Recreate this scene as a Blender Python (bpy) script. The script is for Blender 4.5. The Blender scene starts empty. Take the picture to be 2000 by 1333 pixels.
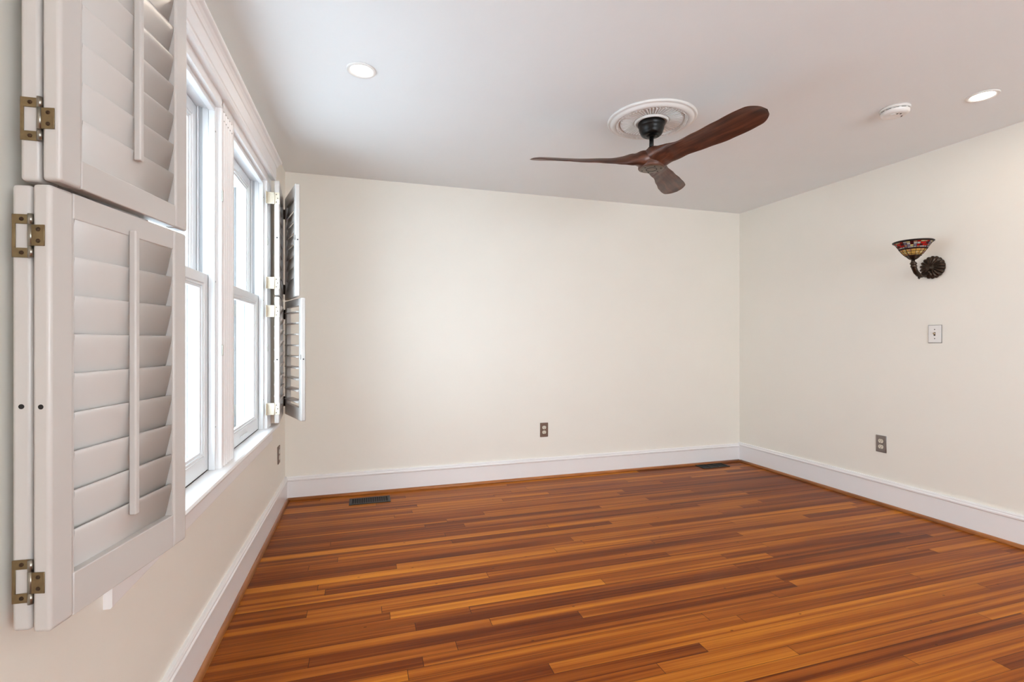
import bpy, bmesh, random
from math import sin, cos, tan, pi, radians, atan, atan2, hypot, sqrt, floor as fl
from mathutils import Matrix, Vector

S = bpy.context.scene
COL = S.collection

# ------------------------------------------------------------------ camera
FPX = 950.0
TH = atan(289 / FPX)                       # the camera is turned right of the window wall
EYE = 1.183
cd = bpy.data.cameras.new('camera')
cd.sensor_width = 36.0
cd.lens = 36.0 * FPX / 2000
cd.clip_start = 0.02
cam = bpy.data.objects.new('camera', cd)
COL.objects.link(cam)
cam.location = (0, 0, EYE)
cam.rotation_euler = (pi / 2, 0, -TH)
S.camera = cam

# ------------------------------------------------------------------ sky and daylight
w = bpy.data.worlds.new('overcast_sky')
S.world = w
w.use_nodes = True
bg = w.node_tree.nodes['Background']
bg.inputs[0].default_value = (0.84, 0.93, 1.0, 1)
SKY = 12.5
bg.inputs[1].default_value = SKY


def portal(name, loc, rot, sx, sy):
    l = bpy.data.lights.new(name, 'AREA')
    l.shape = 'RECTANGLE'
    l.size, l.size_y = sx, sy
    l.cycles.is_portal = True
    o = bpy.data.objects.new(name, l)
    COL.objects.link(o)
    o.location, o.rotation_euler = loc, rot
    return o


portal('window_portal', (-0.735, 2.31, 1.40), (0, -pi / 2, 0), 1.6, 1.9)

S.view_settings.view_transform = 'Standard'
S.view_settings.look = 'None'
S.view_settings.gamma = 1
S.view_settings.use_curve_mapping = False
S.view_settings.exposure = -0.03
S.cycles.max_bounces = 14
S.cycles.diffuse_bounces = 8
S.cycles.glossy_bounces = 4
S.cycles.transmission_bounces = 8
S.cycles.transparent_max_bounces = 12
S.cycles.sample_clamp_indirect = 6
S.cycles.use_denoising = True
S.cycles.caustics_reflective = False
S.cycles.caustics_refractive = False


# ------------------------------------------------------------------ materials
def new_mat(name):
    m = bpy.data.materials.new(name)
    m.use_nodes = True
    nt = m.node_tree
    return m, nt, nt.nodes['Principled BSDF']


def N(nt, kind, **kw):
    n = nt.nodes.new(kind)
    for k, v in kw.items():
        setattr(n, k, v)
    return n


def L(nt, a, b):
    nt.links.new(a, b)


def math_node(nt, op, a, b=None):
    n = N(nt, 'ShaderNodeMath', operation=op)
    for i, v in enumerate((a, b)):
        if v is None:
            continue
        if hasattr(v, 'is_output'):
            L(nt, v, n.inputs[i])
        else:
            n.inputs[i].default_value = v
    return n.outputs[0]


def paint(name, col, rough=0.5, bump=0.0, scale=60, vary=0.03, spec=0.5):
    """painted surface: slight tonal mottling and roller texture"""
    m, nt, p = new_mat(name)
    tc = N(nt, 'ShaderNodeTexCoord')
    no = N(nt, 'ShaderNodeTexNoise')
    no.inputs['Scale'].default_value = 3.0
    no.inputs['Detail'].default_value = 3
    L(nt, tc.outputs['Object'], no.inputs['Vector'])
    mix = N(nt, 'ShaderNodeMix', data_type='RGBA')
    mix.inputs[6].default_value = (*[c * (1 - vary) for c in col], 1)
    mix.inputs[7].default_value = (*[min(1, c * (1 + vary)) for c in col], 1)
    L(nt, no.outputs['Fac'], mix.inputs[0])
    L(nt, mix.outputs[2], p.inputs['Base Color'])
    p.inputs['Roughness'].default_value = rough
    p.inputs['Specular IOR Level'].default_value = spec
    if bump:
        n2 = N(nt, 'ShaderNodeTexNoise')
        n2.inputs['Scale'].default_value = scale
        n2.inputs['Detail'].default_value = 2
        L(nt, tc.outputs['Object'], n2.inputs['Vector'])
        b = N(nt, 'ShaderNodeBump')
        b.inputs['Strength'].default_value = bump
        b.inputs['Distance'].default_value = 0.002
        L(nt, n2.outputs['Fac'], b.inputs['Height'])
        L(nt, b.outputs[0], p.inputs['Normal'])
    return m


def metal(name, col, rough=0.4, metallic=1.0, mottle=0.25, scale=80):
    m, nt, p = new_mat(name)
    tc = N(nt, 'ShaderNodeTexCoord')
    no = N(nt, 'ShaderNodeTexNoise')
    no.inputs['Scale'].default_value = scale
    no.inputs['Detail'].default_value = 4
    L(nt, tc.outputs['Object'], no.inputs['Vector'])
    mix = N(nt, 'ShaderNodeMix', data_type='RGBA')
    mix.inputs[6].default_value = (*[c * (1 - mottle) for c in col], 1)
    mix.inputs[7].default_value = (*[min(1, c * (1 + mottle)) for c in col], 1)
    L(nt, no.outputs['Fac'], mix.inputs[0])
    L(nt, mix.outputs[2], p.inputs['Base Color'])
    p.inputs['Metallic'].default_value = metallic
    p.inputs['Roughness'].default_value = rough
    return m


def strip_floor_mat():
    m, nt, p = new_mat('strip_floor_wood')
    tc = N(nt, 'ShaderNodeTexCoord')
    sep = N(nt, 'ShaderNodeSeparateXYZ')
    L(nt, tc.outputs['Object'], sep.inputs[0])
    x, y = sep.outputs[0], sep.outputs[1]
    ys = math_node(nt, 'DIVIDE', y, 0.0575)
    row = math_node(nt, 'FLOOR', ys)
    fy = math_node(nt, 'FRACT', ys)
    wn = N(nt, 'ShaderNodeTexWhiteNoise', noise_dimensions='1D')
    L(nt, row, wn.inputs['W'])
    wn2 = N(nt, 'ShaderNodeTexWhiteNoise', noise_dimensions='1D')
    L(nt, math_node(nt, 'ADD', row, 71.37), wn2.inputs['W'])
    ln = math_node(nt, 'ADD', math_node(nt, 'MULTIPLY', wn2.outputs[0], 1.7), 1.0)
    xs = math_node(nt, 'ADD', math_node(nt, 'DIVIDE', x, ln), math_node(nt, 'MULTIPLY', wn.outputs[0], 9.0))
    col = math_node(nt, 'FLOOR', xs)
    fx = math_node(nt, 'FRACT', xs)
    cmb = N(nt, 'ShaderNodeCombineXYZ')
    L(nt, row, cmb.inputs[0])
    L(nt, col, cmb.inputs[1])
    idn = N(nt, 'ShaderNodeTexWhiteNoise', noise_dimensions='3D')
    L(nt, cmb.outputs[0], idn.inputs['Vector'])
    bid = idn.outputs[0]
    # broad growth-ring streaks, different on every board
    def streak(sx, sy, det, rough):
        c = N(nt, 'ShaderNodeCombineXYZ')
        L(nt, math_node(nt, 'MULTIPLY', x, sx), c.inputs[0])
        L(nt, math_node(nt, 'MULTIPLY', y, sy), c.inputs[1])
        L(nt, math_node(nt, 'MULTIPLY', bid, 40.0), c.inputs[2])
        n = N(nt, 'ShaderNodeTexNoise')
        n.inputs['Scale'].default_value = 1
        n.inputs['Detail'].default_value = det
        n.inputs['Roughness'].default_value = rough
        L(nt, c.outputs[0], n.inputs['Vector'])
        return n.outputs['Fac']
    broad = streak(0.5, 42, 3, 0.55)
    fine = streak(2.5, 260, 4, 0.6)
    blot = streak(1.3, 3, 3, 0.5)
    t = math_node(nt, 'ADD', math_node(nt, 'MULTIPLY', bid, 0.38), math_node(nt, 'MULTIPLY', broad, 0.98))
    t = math_node(nt, 'ADD', t, math_node(nt, 'MULTIPLY', fine, 0.26))
    t = math_node(nt, 'ADD', t, math_node(nt, 'MULTIPLY', blot, 0.30))
    t = math_node(nt, 'SUBTRACT', t, 0.41)
    cr = N(nt, 'ShaderNodeValToRGB')
    L(nt, t, cr.inputs[0])
    e = cr.color_ramp.elements
    e[0].position, e[0].color = 0.16, (0.066, 0.012, 0.003, 1)
    e[1].position, e[1].color = 0.86, (0.51, 0.172, 0.015, 1)
    k = e.new(0.38); k.color = (0.15, 0.030, 0.004, 1)
    k = e.new(0.60); k.color = (0.30, 0.079, 0.008, 1)
    # joints between boards
    ey = math_node(nt, 'MINIMUM', fy, math_node(nt, 'SUBTRACT', 1.0, fy))
    gapw = math_node(nt, 'ADD', 0.006, math_node(nt, 'MULTIPLY', wn.outputs[0], 0.018))
    gy = math_node(nt, 'LESS_THAN', ey, gapw)
    ex = math_node(nt, 'MULTIPLY', math_node(nt, 'MINIMUM', fx, math_node(nt, 'SUBTRACT', 1.0, fx)), ln)
    gx = math_node(nt, 'LESS_THAN', ex, 0.0012)
    gap = math_node(nt, 'MAXIMUM', gy, gx)
    # small dark nail heads and knots
    vo = N(nt, 'ShaderNodeTexVoronoi', voronoi_dimensions='2D')
    vo.inputs['Scale'].default_value = 3.2
    vc = N(nt, 'ShaderNodeMapping')
    vc.inputs['Scale'].default_value = (0.55, 1, 1)
    L(nt, tc.outputs['Object'], vc.inputs['Vector'])
    L(nt, vc.outputs[0], vo.inputs['Vector'])
    knot = math_node(nt, 'LESS_THAN', vo.outputs['Distance'], 0.012)
    dark = math_node(nt, 'MAXIMUM', math_node(nt, 'MULTIPLY', gap, 0.88), math_node(nt, 'MULTIPLY', knot, 0.6))
    mx = N(nt, 'ShaderNodeMix', data_type='RGBA')
    L(nt, dark, mx.inputs[0])
    L(nt, cr.outputs[0], mx.inputs[6])
    mx.inputs[7].default_value = (0.03, 0.009, 0.004, 1)
    L(nt, mx.outputs[2], p.inputs['Base Color'])
    rr = math_node(nt, 'ADD', 0.26, math_node(nt, 'MULTIPLY', blot, 0.14))
    L(nt, rr, p.inputs['Roughness'])
    p.inputs['Specular IOR Level'].default_value = 0.08
    b = N(nt, 'ShaderNodeBump')
    b.inputs['Strength'].default_value = 0.25
    b.inputs['Distance'].default_value = 0.001
    h = math_node(nt, 'SUBTRACT', math_node(nt, 'MULTIPLY', broad, 0.5), gap)
    L(nt, h, b.inputs['Height'])
    L(nt, b.outputs[0], p.inputs['Normal'])
    return m


def grain_mat(name, c_dark, c_mid, c_light, scale=(2, 40, 40), rough=0.4, spec=0.5, coord='Object', knots=0.0):
    m, nt, p = new_mat(name)
    tc = N(nt, 'ShaderNodeTexCoord')
    mp = N(nt, 'ShaderNodeMapping')
    mp.inputs['Scale'].default_value = scale
    L(nt, tc.outputs[coord], mp.inputs['Vector'])
    n1 = N(nt, 'ShaderNodeTexNoise')
    n1.inputs['Scale'].default_value = 1
    n1.inputs['Detail'].default_value = 5
    n1.inputs['Roughness'].default_value = 0.62
    n1.inputs['Distortion'].default_value = 0.5
    L(nt, mp.outputs[0], n1.inputs['Vector'])
    fac = n1.outputs['Fac']
    if knots:
        n2 = N(nt, 'ShaderNodeTexNoise')
        n2.inputs['Scale'].default_value = 1
        n2.inputs['Detail'].default_value = 1
        mp2 = N(nt, 'ShaderNodeMapping')
        mp2.inputs['Scale'].default_value = (scale[0] * 2.2, scale[1] * 0.35, scale[2] * 0.35)
        L(nt, tc.outputs[coord], mp2.inputs['Vector'])
        L(nt, mp2.outputs[0], n2.inputs['Vector'])
        fac = math_node(nt, 'ADD', math_node(nt, 'MULTIPLY', fac, 1 - knots), math_node(nt, 'MULTIPLY', n2.outputs['Fac'], knots))
    cr = N(nt, 'ShaderNodeValToRGB')
    L(nt, fac, cr.inputs[0])
    e = cr.color_ramp.elements
    e[0].position, e[0].color = 0.33, (*c_dark, 1)
    e[1].position, e[1].color = 0.68, (*c_light, 1)
    k = e.new(0.5); k.color = (*c_mid, 1)
    L(nt, cr.outputs[0], p.inputs['Base Color'])
    p.inputs['Roughness'].default_value = rough
    p.inputs['Specular IOR Level'].default_value = spec
    return m


def emit_mat(name, col, strength):
    m, nt, p = new_mat(name)
    p.inputs['Base Color'].default_value = (0.8, 0.8, 0.8, 1)
    p.inputs['Emission Color'].default_value = (*col, 1)
    p.inputs['Emission Strength'].default_value = strength
    return m


def pane_mat():
    m, nt, p = new_mat('window_glass')
    nt.nodes.remove(p)
    tr = N(nt, 'ShaderNodeBsdfTransparent')
    tr.inputs[0].default_value = (0.83, 0.865, 0.88, 1)
    gl = N(nt, 'ShaderNodeBsdfGlossy')
    gl.inputs['Roughness'].default_value = 0.02
    fr = N(nt, 'ShaderNodeFresnel')
    fr.inputs['IOR'].default_value = 1.45
    mx = N(nt, 'ShaderNodeMixShader')
    ge = N(nt, 'ShaderNodeNewGeometry')
    L(nt, math_node(nt, 'MULTIPLY', fr.outputs[0], math_node(nt, 'SUBTRACT', 1.0, ge.outputs['Backfacing'])), mx.inputs[0])
    L(nt, tr.outputs[0], mx.inputs[1])
    L(nt, gl.outputs[0], mx.inputs[2])
    L(nt, mx.outputs[0], nt.nodes['Material Output'].inputs[0])
    return m


def art_glass(name, col):
    m, nt, p = new_mat(name)
    tc = N(nt, 'ShaderNodeTexCoord')
    no = N(nt, 'ShaderNodeTexNoise')
    no.inputs['Scale'].default_value = 45
    no.inputs['Detail'].default_value = 3
    L(nt, tc.outputs['Object'], no.inputs['Vector'])
    mix = N(nt, 'ShaderNodeMix', data_type='RGBA')
    mix.inputs[6].default_value = (*[c * 0.75 for c in col], 1)
    mix.inputs[7].default_value = (*[min(1, c * 1.2) for c in col], 1)
    L(nt, no.outputs['Fac'], mix.inputs[0])
    L(nt, mix.outputs[2], p.inputs['Base Color'])
    p.inputs['Roughness'].default_value = 0.2
    tl = N(nt, 'ShaderNodeBsdfTranslucent')
    L(nt, mix.outputs[2], tl.inputs[0])
    ms = N(nt, 'ShaderNodeMixShader')
    ms.inputs[0].default_value = 0.5
    L(nt, p.outputs[0], ms.inputs[1])
    L(nt, tl.outputs[0], ms.inputs[2])
    L(nt, ms.outputs[0], nt.nodes['Material Output'].inputs[0])
    return m


def stone_mat():
    m, nt, p = new_mat('pale_stone')
    tc = N(nt, 'ShaderNodeTexCoord')
    br = N(nt, 'ShaderNodeTexBrick')
    br.inputs['Color1'].default_value = (0.055, 0.053, 0.052, 1)
    br.inputs['Color2'].default_value = (0.03, 0.03, 0.03, 1)
    br.inputs['Mortar'].default_value = (0.075, 0.075, 0.073, 1)
    br.inputs['Scale'].default_value = 3.0
    br.inputs['Mortar Size'].default_value = 0.03
    mp = N(nt, 'ShaderNodeMapping')
    mp.inputs['Rotation'].default_value = (pi / 2, 0, 0)
    L(nt, tc.outputs['Object'], mp.inputs['Vector'])
    L(nt, mp.outputs[0], br.inputs['Vector'])
    L(nt, br.outputs[0], p.inputs['Base Color'])
    p.inputs['Roughness'].default_value = 0.9
    return m


M = {}
M['wall'] = paint('cream_wall_paint', (0.84, 0.812, 0.745), 0.42, 0.12, 55, 0.02, 0.4)
M['ceiling'] = paint('white_ceiling_paint', (0.845, 0.88, 0.90), 0.7, 0.15, 45, 0.015, 0.3)
M['trim'] = paint('white_trim_paint', (0.86, 0.855, 0.86), 0.28, 0.05, 30, 0.02)
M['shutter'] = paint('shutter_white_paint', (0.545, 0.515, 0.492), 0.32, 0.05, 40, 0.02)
M['vinyl'] = paint('window_vinyl', (0.75, 0.765, 0.78), 0.3, 0, 30, 0.01)
M['track'] = paint('grey_balance_track', (0.40, 0.42, 0.44), 0.5)
M['floor'] = strip_floor_mat()
M['shoe'] = grain_mat('oak_shoe_moulding', (0.22, 0.070, 0.016), (0.38, 0.13, 0.030), (0.50, 0.19, 0.048), (3, 3, 60), 0.35)
M['walnut'] = grain_mat('walnut_blade', (0.022, 0.007, 0.004), (0.075, 0.023, 0.012), (0.15, 0.052, 0.027), (3.2, 55, 55), 0.38, 0.5, 'Object', 0.35)
M['hubwood'] = grain_mat('walnut_hub', (0.05, 0.018, 0.011), (0.10, 0.036, 0.021), (0.16, 0.064, 0.038), (8, 8, 90), 0.4)
M['black'] = metal('black_metal', (0.012, 0.011, 0.011), 0.35, 0.6, 0.1)
M['bronze'] = metal('dark_bronze', (0.050, 0.034, 0.024), 0.30, 0.85, 0.45, 120)
M['brass'] = metal('antique_brass', (0.22, 0.16, 0.085), 0.42, 0.9, 0.4, 60)
M['pin'] = metal('hinge_pin_steel', (0.30, 0.28, 0.24), 0.3, 1.0, 0.15)
M['screw'] = metal('dark_screw', (0.06, 0.035, 0.02), 0.5, 0.8, 0.4, 200)
M['creamhinge'] = metal('cream_painted_hinge', (0.66, 0.60, 0.48), 0.42, 0.15, 0.12, 90)
M['steel'] = metal('brushed_steel_plate', (0.30, 0.275, 0.26), 0.36, 0.9, 0.1, 60)
M['bronzeplate'] = metal('brown_bronze_plate', (0.19, 0.125, 0.095), 0.42, 0.7, 0.2, 60)
M['hubplate'] = metal('dull_brown_hub_plate', (0.15, 0.115, 0.085), 0.4, 0.5, 0.15, 60)
M['whiteplastic'] = paint('white_plastic', (0.80, 0.79, 0.77), 0.3, 0, 30, 0.01)
M['ivory'] = paint('ivory_plastic', (0.72, 0.68, 0.58), 0.35, 0, 30, 0.01)
M['tan'] = paint('tan_toggle', (0.42, 0.33, 0.22), 0.4)
M['dark'] = paint('dark_hole', (0.012, 0.01, 0.009), 0.8)
M['brownreg'] = metal('brown_register', (0.028, 0.021, 0.017), 0.55, 0.1, 0.15)
M['plaster'] = paint('plaster_white', (0.80, 0.785, 0.765), 0.55, 0, 30, 0.01)
M['lamp'] = emit_mat('lit_diffuser', (1.0, 0.93, 0.82), 9.0)
M['glass'] = pane_mat()
M['stone'] = stone_mat()
M['post'] = paint('shaded_post_paint', (0.055, 0.057, 0.058), 0.8)  # post colour darkened to stand in for porch-roof shade
M['concrete'] = paint('pale_concrete', (0.74, 0.75, 0.76), 0.9, 0.2, 20, 0.06)
M['lead'] = metal('lead_came', (0.02, 0.013, 0.01), 0.5, 0.6, 0.2)
M['hall'] = paint('hall_paint', (0.74, 0.70, 0.63), 0.6)


# ------------------------------------------------------------------ mesh builder
class MB:
    def __init__(self, mat=None):
        self.bm = bmesh.new()
        self.mat = mat or Matrix.Identity(4)

    def _add(self, vs, fs, smooth=False, mi=0):
        bv = [self.bm.verts.new(self.mat @ Vector(v)) for v in vs]
        out = []
        for f in fs:
            try:
                fc = self.bm.faces.new([bv[i] for i in f])
            except ValueError:
                continue
            fc.smooth = smooth
            fc.material_index = mi
            out.append(fc)
        return bv, out

    def box(self, a, b, bev=0.0, seg=2):
        x0, x1 = sorted((a[0], b[0])); y0, y1 = sorted((a[1], b[1])); z0, z1 = sorted((a[2], b[2]))
        vs = [(x0, y0, z0), (x1, y0, z0), (x1, y1, z0), (x0, y1, z0), (x0, y0, z1), (x1, y0, z1), (x1, y1, z1), (x0, y1, z1)]
        fs = [(0, 3, 2, 1), (4, 5, 6, 7), (0, 1, 5, 4), (1, 2, 6, 5), (2, 3, 7, 6), (3, 0, 4, 7)]
        bv, out = self._add(vs, fs)
        if bev:
            es = list({e for f in out for e in f.edges})
            r = bmesh.ops.bevel(self.bm, geom=es, offset=bev, segments=seg, profile=0.5, affect='EDGES')
            for f in r['faces']:
                f.smooth = True
        return self

    def prism(self, prof, axis, a, b, smooth=False):
        """prof: list of 2D points, extruded along axis 0/1/2 from a to b"""
        def mk(p, t):
            if axis == 0: return (t, p[0], p[1])
            if axis == 1: return (p[0], t, p[1])
            return (p[0], p[1], t)
        n = len(prof)
        vs = [mk(p, a) for p in prof] + [mk(p, b) for p in prof]
        fs = [tuple(range(n)), tuple(range(2 * n - 1, n - 1, -1))]
        self._add(vs, fs)
        # sides with their own vertices where smooth shading is wanted
        sides = [(i, (i + 1) % n, n + (i + 1) % n, n + i) for i in range(n)]
        self._add(vs, sides, smooth)
        bmesh.ops.remove_doubles(self.bm, verts=self.bm.verts, dist=1e-7) if n < 80 else None
        return self

    def lathe(self, prof, seg=32, smooth=True, c=(0, 0, 0), axis='z'):
        vs, fs = [], []
        for r, z in prof:
            for k in range(seg):
                a = 2 * pi * k / seg
                p = (r * cos(a), r * sin(a), z)
                if axis == 'x': p = (p[2], p[0], p[1])
                if axis == 'y': p = (p[0], p[2], p[1])
                vs.append((p[0] + c[0], p[1] + c[1], p[2] + c[2]))
        for i in range(len(prof) - 1):
            for k in range(seg):
                a, b = i * seg + k, i * seg + (k + 1) % seg
                fs.append((a, b, b + seg, a + seg))
        if prof[0][0] > 1e-6: fs.append(tuple(range(seg)))
        if prof[-1][0] > 1e-6: fs.append(tuple(range((len(prof) - 1) * seg, len(prof) * seg)))
        self._add(vs, fs, smooth)
        return self

    def tube(self, pts, rad, seg=12, smooth=True):
        pts = [Vector(p) for p in pts]
        rad = rad if isinstance(rad, (list, tuple)) else [rad] * len(pts)
        vs, fs = [], []
        up = Vector((0, 0, 1))
        for i, p in enumerate(pts):
            t = (pts[min(i + 1, len(pts) - 1)] - pts[max(i - 1, 0)]).normalized()
            a = t.cross(up)
            if a.length < 1e-3: a = t.cross(Vector((0, 1, 0)))
            a.normalize(); b = t.cross(a)
            for k in range(seg):
                q = 2 * pi * k / seg
                vs.append(tuple(p + a * (rad[i] * cos(q)) + b * (rad[i] * sin(q))))
        for i in range(len(pts) - 1):
            for k in range(seg):
                u, v = i * seg + k, i * seg + (k + 1) % seg
                fs.append((u, v, v + seg, u + seg))
        fs.append(tuple(range(seg)))
        fs.append(tuple(range((len(pts) - 1) * seg, len(pts) * seg)))
        self._add(vs, fs, smooth)
        return self

    def grid(self, rows, closed=False, cap=False, smooth=True):
        n = len(rows[0])
        vs = [p for r in rows for p in r]
        fs = []
        for i in range(len(rows) - 1):
            for k in range(n if closed else n - 1):
                a, b = i * n + k, i * n + (k + 1) % n
                fs.append((a, b, b + n, a + n))
        if cap:
            fs.append(tuple(range(n)))
            fs.append(tuple(range((len(rows) - 1) * n, len(rows) * n)))
        self._add(vs, fs, smooth)
        return self

    def build(self, name, mat, parent=None, mats=None):
        bmesh.ops.remove_doubles(self.bm, verts=self.bm.verts, dist=1e-6)
        bmesh.ops.recalc_face_normals(self.bm, faces=self.bm.faces)
        me = bpy.data.meshes.new(name)
        self.bm.to_mesh(me)
        self.bm.free()
        for m in (mats or [mat]):
            me.materials.append(m)
        o = bpy.data.objects.new(name, me)
        COL.objects.link(o)
        if parent:
            o.parent = parent
        return o


def tag(o, label=None, cat=None, group=None, kind=None):
    if label: o['label'] = label
    if cat: o['category'] = cat
    if group: o['group'] = group
    if kind: o['kind'] = kind
    return o


def thing(name, loc, label, cat, group=None, rz=0.0, kind=None):
    o = bpy.data.objects.new(name, None)
    o.empty_display_size = 0.05
    COL.objects.link(o)
    o.location = loc
    o.rotation_euler = (0, 0, rz)
    return tag(o, label, cat, group, kind)


def dup(root, loc, rz, label):
    """copy a thing with its parts and sub-parts"""
    r = root.copy(); COL.objects.link(r)
    r.location = loc; r.rotation_euler = (0, 0, rz); r['label'] = label
    for ch in list(root.children):
        c = ch.copy(); COL.objects.link(c); c.parent = r
        for g in list(ch.children):
            d = g.copy(); COL.objects.link(d); d.parent = c
    return r


def struct(o, label, cat):
    return tag(o, label, cat, None, 'structure')


# ------------------------------------------------------------------ the room
H = 2.44
YB = 3.94                     # back wall
YR = -2.3                     # rear wall, behind the camera
KL = 0.0068                   # the old window wall runs a touch out of square
XC = -0.560


def xl(y):                    # window wall plane
    return XC - (YB - y) * KL


def xr(y):                    # right wall plane
    return 3.545 + (YB - y) * 0.028


# frame of the window wall: t along the wall (= y), n out of the wall into the room, z up
_dl = Vector((KL, 1, 0)).normalized()
_nl = Vector((1, -KL, 0)).normalized()
WL = Matrix(((_nl.x, _dl.x, 0, XC - YB * KL), (_nl.y, _dl.y, 0, 0), (0, 0, 1, 0), (0, 0, 0, 1)))   # columns: n, t, z

# openings in the window wall
NEAR0, NEAR1 = 1.48, 2.22
FAR0, FAR1 = 2.41, 3.15
ZS, ZH = 0.668, 2.125         # stool top, head

b = MB()
b.prism([(xl(YR) - .3, YR - .2), (xr(YR) + .3, YR - .2), (xr(YB) + .2, YB + .15), (xl(YB) - .2, YB + .15)], 2, -0.12, 0)
struct(b.build('floor', M['floor']), 'orange-brown narrow strip wood floor with dark joints', 'floor')
b = MB()
b.prism([(xl(YR) - .3, YR - .2), (xr(YR) + .3, YR - .2), (xr(YB) + .2, YB + .15), (xl(YB) - .2, YB + .15)], 2, H, H + .12)
struct(b.build('ceiling', M['ceiling']), 'smooth white painted ceiling above the room', 'ceiling')

b = MB(WL)
T = -0.14
b.box((T, YR - .15, 0), (0, NEAR0, H))
b.box((T, NEAR0, 0), (0, FAR1, ZS - .03))
b.box((T, NEAR0, ZH), (0, FAR1, H))
b.box((T, NEAR1, ZS - .03), (0, FAR0, ZH))
b.box((T, FAR1, 0), (0, YB + .1, H))
struct(b.build('wall_left', M['wall']), 'cream window wall on the shutter side', 'wall')
b = MB()
b.box((XC - .1, YB, 0), (xr(YB) + .1, YB + .12, H))
struct(b.build('wall_back', M['wall']), 'plain cream wall at the end of the room', 'wall')
b = MB()
b.prism([(xr(YB + .1), YB + .1), (xr(YR - .1), YR - .1), (xr(YR - .1) + .12, YR - .1), (xr(YB + .1) + .12, YB + .1)], 2, 0, H)
struct(b.build('wall_right', M['wall']), 'cream wall carrying the stained glass sconce', 'wall')
b = MB()          # rear wall; its broad unglazed opening is added to let in fill daylight
RW0, RW1 = 0.7, 2.9
b.box((xl(YR) - .1, YR - .12, 0), (RW0, YR, H))
b.box((RW1, YR - .12, 0), (xr(YR) + .1, YR, H))
b.box((RW0, YR - .12, 2.15), (RW1, YR, H))
b.box((RW0, YR - .12, 0), (RW1, YR, 0.7))
struct(b.build('wall_rear', M['wall']), 'cream wall behind the camera with an added opening for fill daylight', 'wall')


# baseboards: tall flat board with a moulded cap; quarter-round shoe at the floor
def bb_profile(h):
    return [(0, 0), (.016, 0), (.016, h - .034), (.020, h - .031), (.022, h - .027), (.022, h - .020), (.0175, h - .014),
            (.0175, h - .008), (.014, h - .001), (.010, h), (0, h)]


BBH = 0.176
SHOE = [(0.016, 0), (.034, 0), (.0335, .006), (.031, .012), (.027, .017), (.021, .020), (.016, .021)]
b = MB(WL); b.prism(bb_profile(BBH), 1, YR, YB)
struct(b.build('baseboard_left', M['trim']), 'tall white baseboard under the window', 'baseboard')
b = MB(Matrix(((0, 1, 0, 0), (-1, 0, 0, YB), (0, 0, 1, 0), (0, 0, 0, 1))))
b.prism(bb_profile(BBH), 1, xl(YB), xr(YB))
struct(b.build('baseboard_back', M['trim']), 'tall white baseboard on the end wall', 'baseboard')
_dr = Vector((-0.028, 1, 0)).normalized()
_nr = Vector((-1, -0.028, 0)).normalized()
WR = Matrix(((_nr.x, _dr.x, 0, 3.545 + YB * 0.028), (_nr.y, _dr.y, 0, 0), (0, 0, 1, 0), (0, 0, 0, 1)))
b = MB(WR); b.prism(bb_profile(BBH + .012), 1, YR, YB)
struct(b.build('baseboard_right', M['trim']), 'tall white baseboard below the sconce wall', 'baseboard')
b = MB(WL); b.prism(SHOE, 1, YR, YB - .03, True)
struct(b.build('trim_1', M['shoe']), 'brown wood shoe moulding along the window wall', 'moulding')
b = MB(Matrix(((0, 1, 0, 0), (-1, 0, 0, YB), (0, 0, 1, 0), (0, 0, 0, 1))))
b.prism(SHOE, 1, xl(YB) + .02, xr(YB) - .02, True)
struct(b.build('trim_2', M['shoe']), 'brown wood shoe moulding along the end wall', 'moulding')
b = MB(WR); b.prism(SHOE, 1, YR, YB - .03, True)
struct(b.build('trim_3', M['shoe']), 'brown wood shoe moulding along the sconce wall', 'moulding')


# ------------------------------------------------------------------ window trim
def fluted(t0, t1, n0, n1, flutes=5):
    """cross-section (n, t) of a reeded casing"""
    wd = t1 - t0
    pts = [(n0, t0), (n1 - .003, t0), (n1, t0 + .003)]
    m = .022
    step = (wd - 2 * m) / flutes
    for k in range(flutes):
        a = t0 + m + k * step
        pts += [(n1, a + .002)]
        for q in range(1, 6):
            x = q / 6
            pts.append((n1 - .007 * sin(pi * x), a + .002 + (step - .004) * x))
        pts += [(n1, a + step - .002)]
    pts += [(n1, t1 - .003), (n1 - .003, t1), (n0, t1)]
    return pts


def casing(name, t0, t1, label):
    b = MB(WL)
    b.prism(fluted(t0, t1, 0, .022), 2, ZS, 2.165)
    return struct(b.build(name, M['trim']), label, 'window casing')


mull = casing('trim_4', NEAR1, FAR0, 'white fluted casing between the two windows')
for k in range(5):                                    # old screw holes across its top
    b = MB(WL)
    b.lathe([(0, 0), (.003, 0), (.003, .0008), (0, .0008)], 10, False, (.0216, NEAR1 + .035 + .03 * k, 2.085), 'x')
    b.build('screw_hole', M['screw'], mull)
casing('trim_5', NEAR0 - .12, NEAR0, 'white fluted casing behind the nearer shutters')
casing('trim_6', FAR1, FAR1 + .12, 'white fluted casing at the corner side of the windows')
b = MB(WL)
HT0, HT1 = NEAR0 - .125, FAR1 + .125
b.box((0, HT0, ZH), (.022, HT1, 2.18))            # flat head casing behind
b.prism([(0, 2.165), (.044, 2.165), (.050, 2.171), (.050, 2.178), (.046, 2.182), (.046, 2.186), (.050, 2.19), (.050, 2.25), (.054, 2.253), (.056, 2.258), (.060, 2.266),
         (.068, 2.273), (.076, 2.276), (.080, 2.279), (.080, 2.288), (0, 2.288)], 1, HT0, HT1)
b.prism([(.050, 2.25), (.054, 2.253), (.056, 2.258), (.060, 2.266), (.068, 2.273), (.076, 2.276), (.080, 2.279), (.080, 2.288), (0, 2.288), (0, 2.25)], 1, HT1, HT1 + .022)
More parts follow.
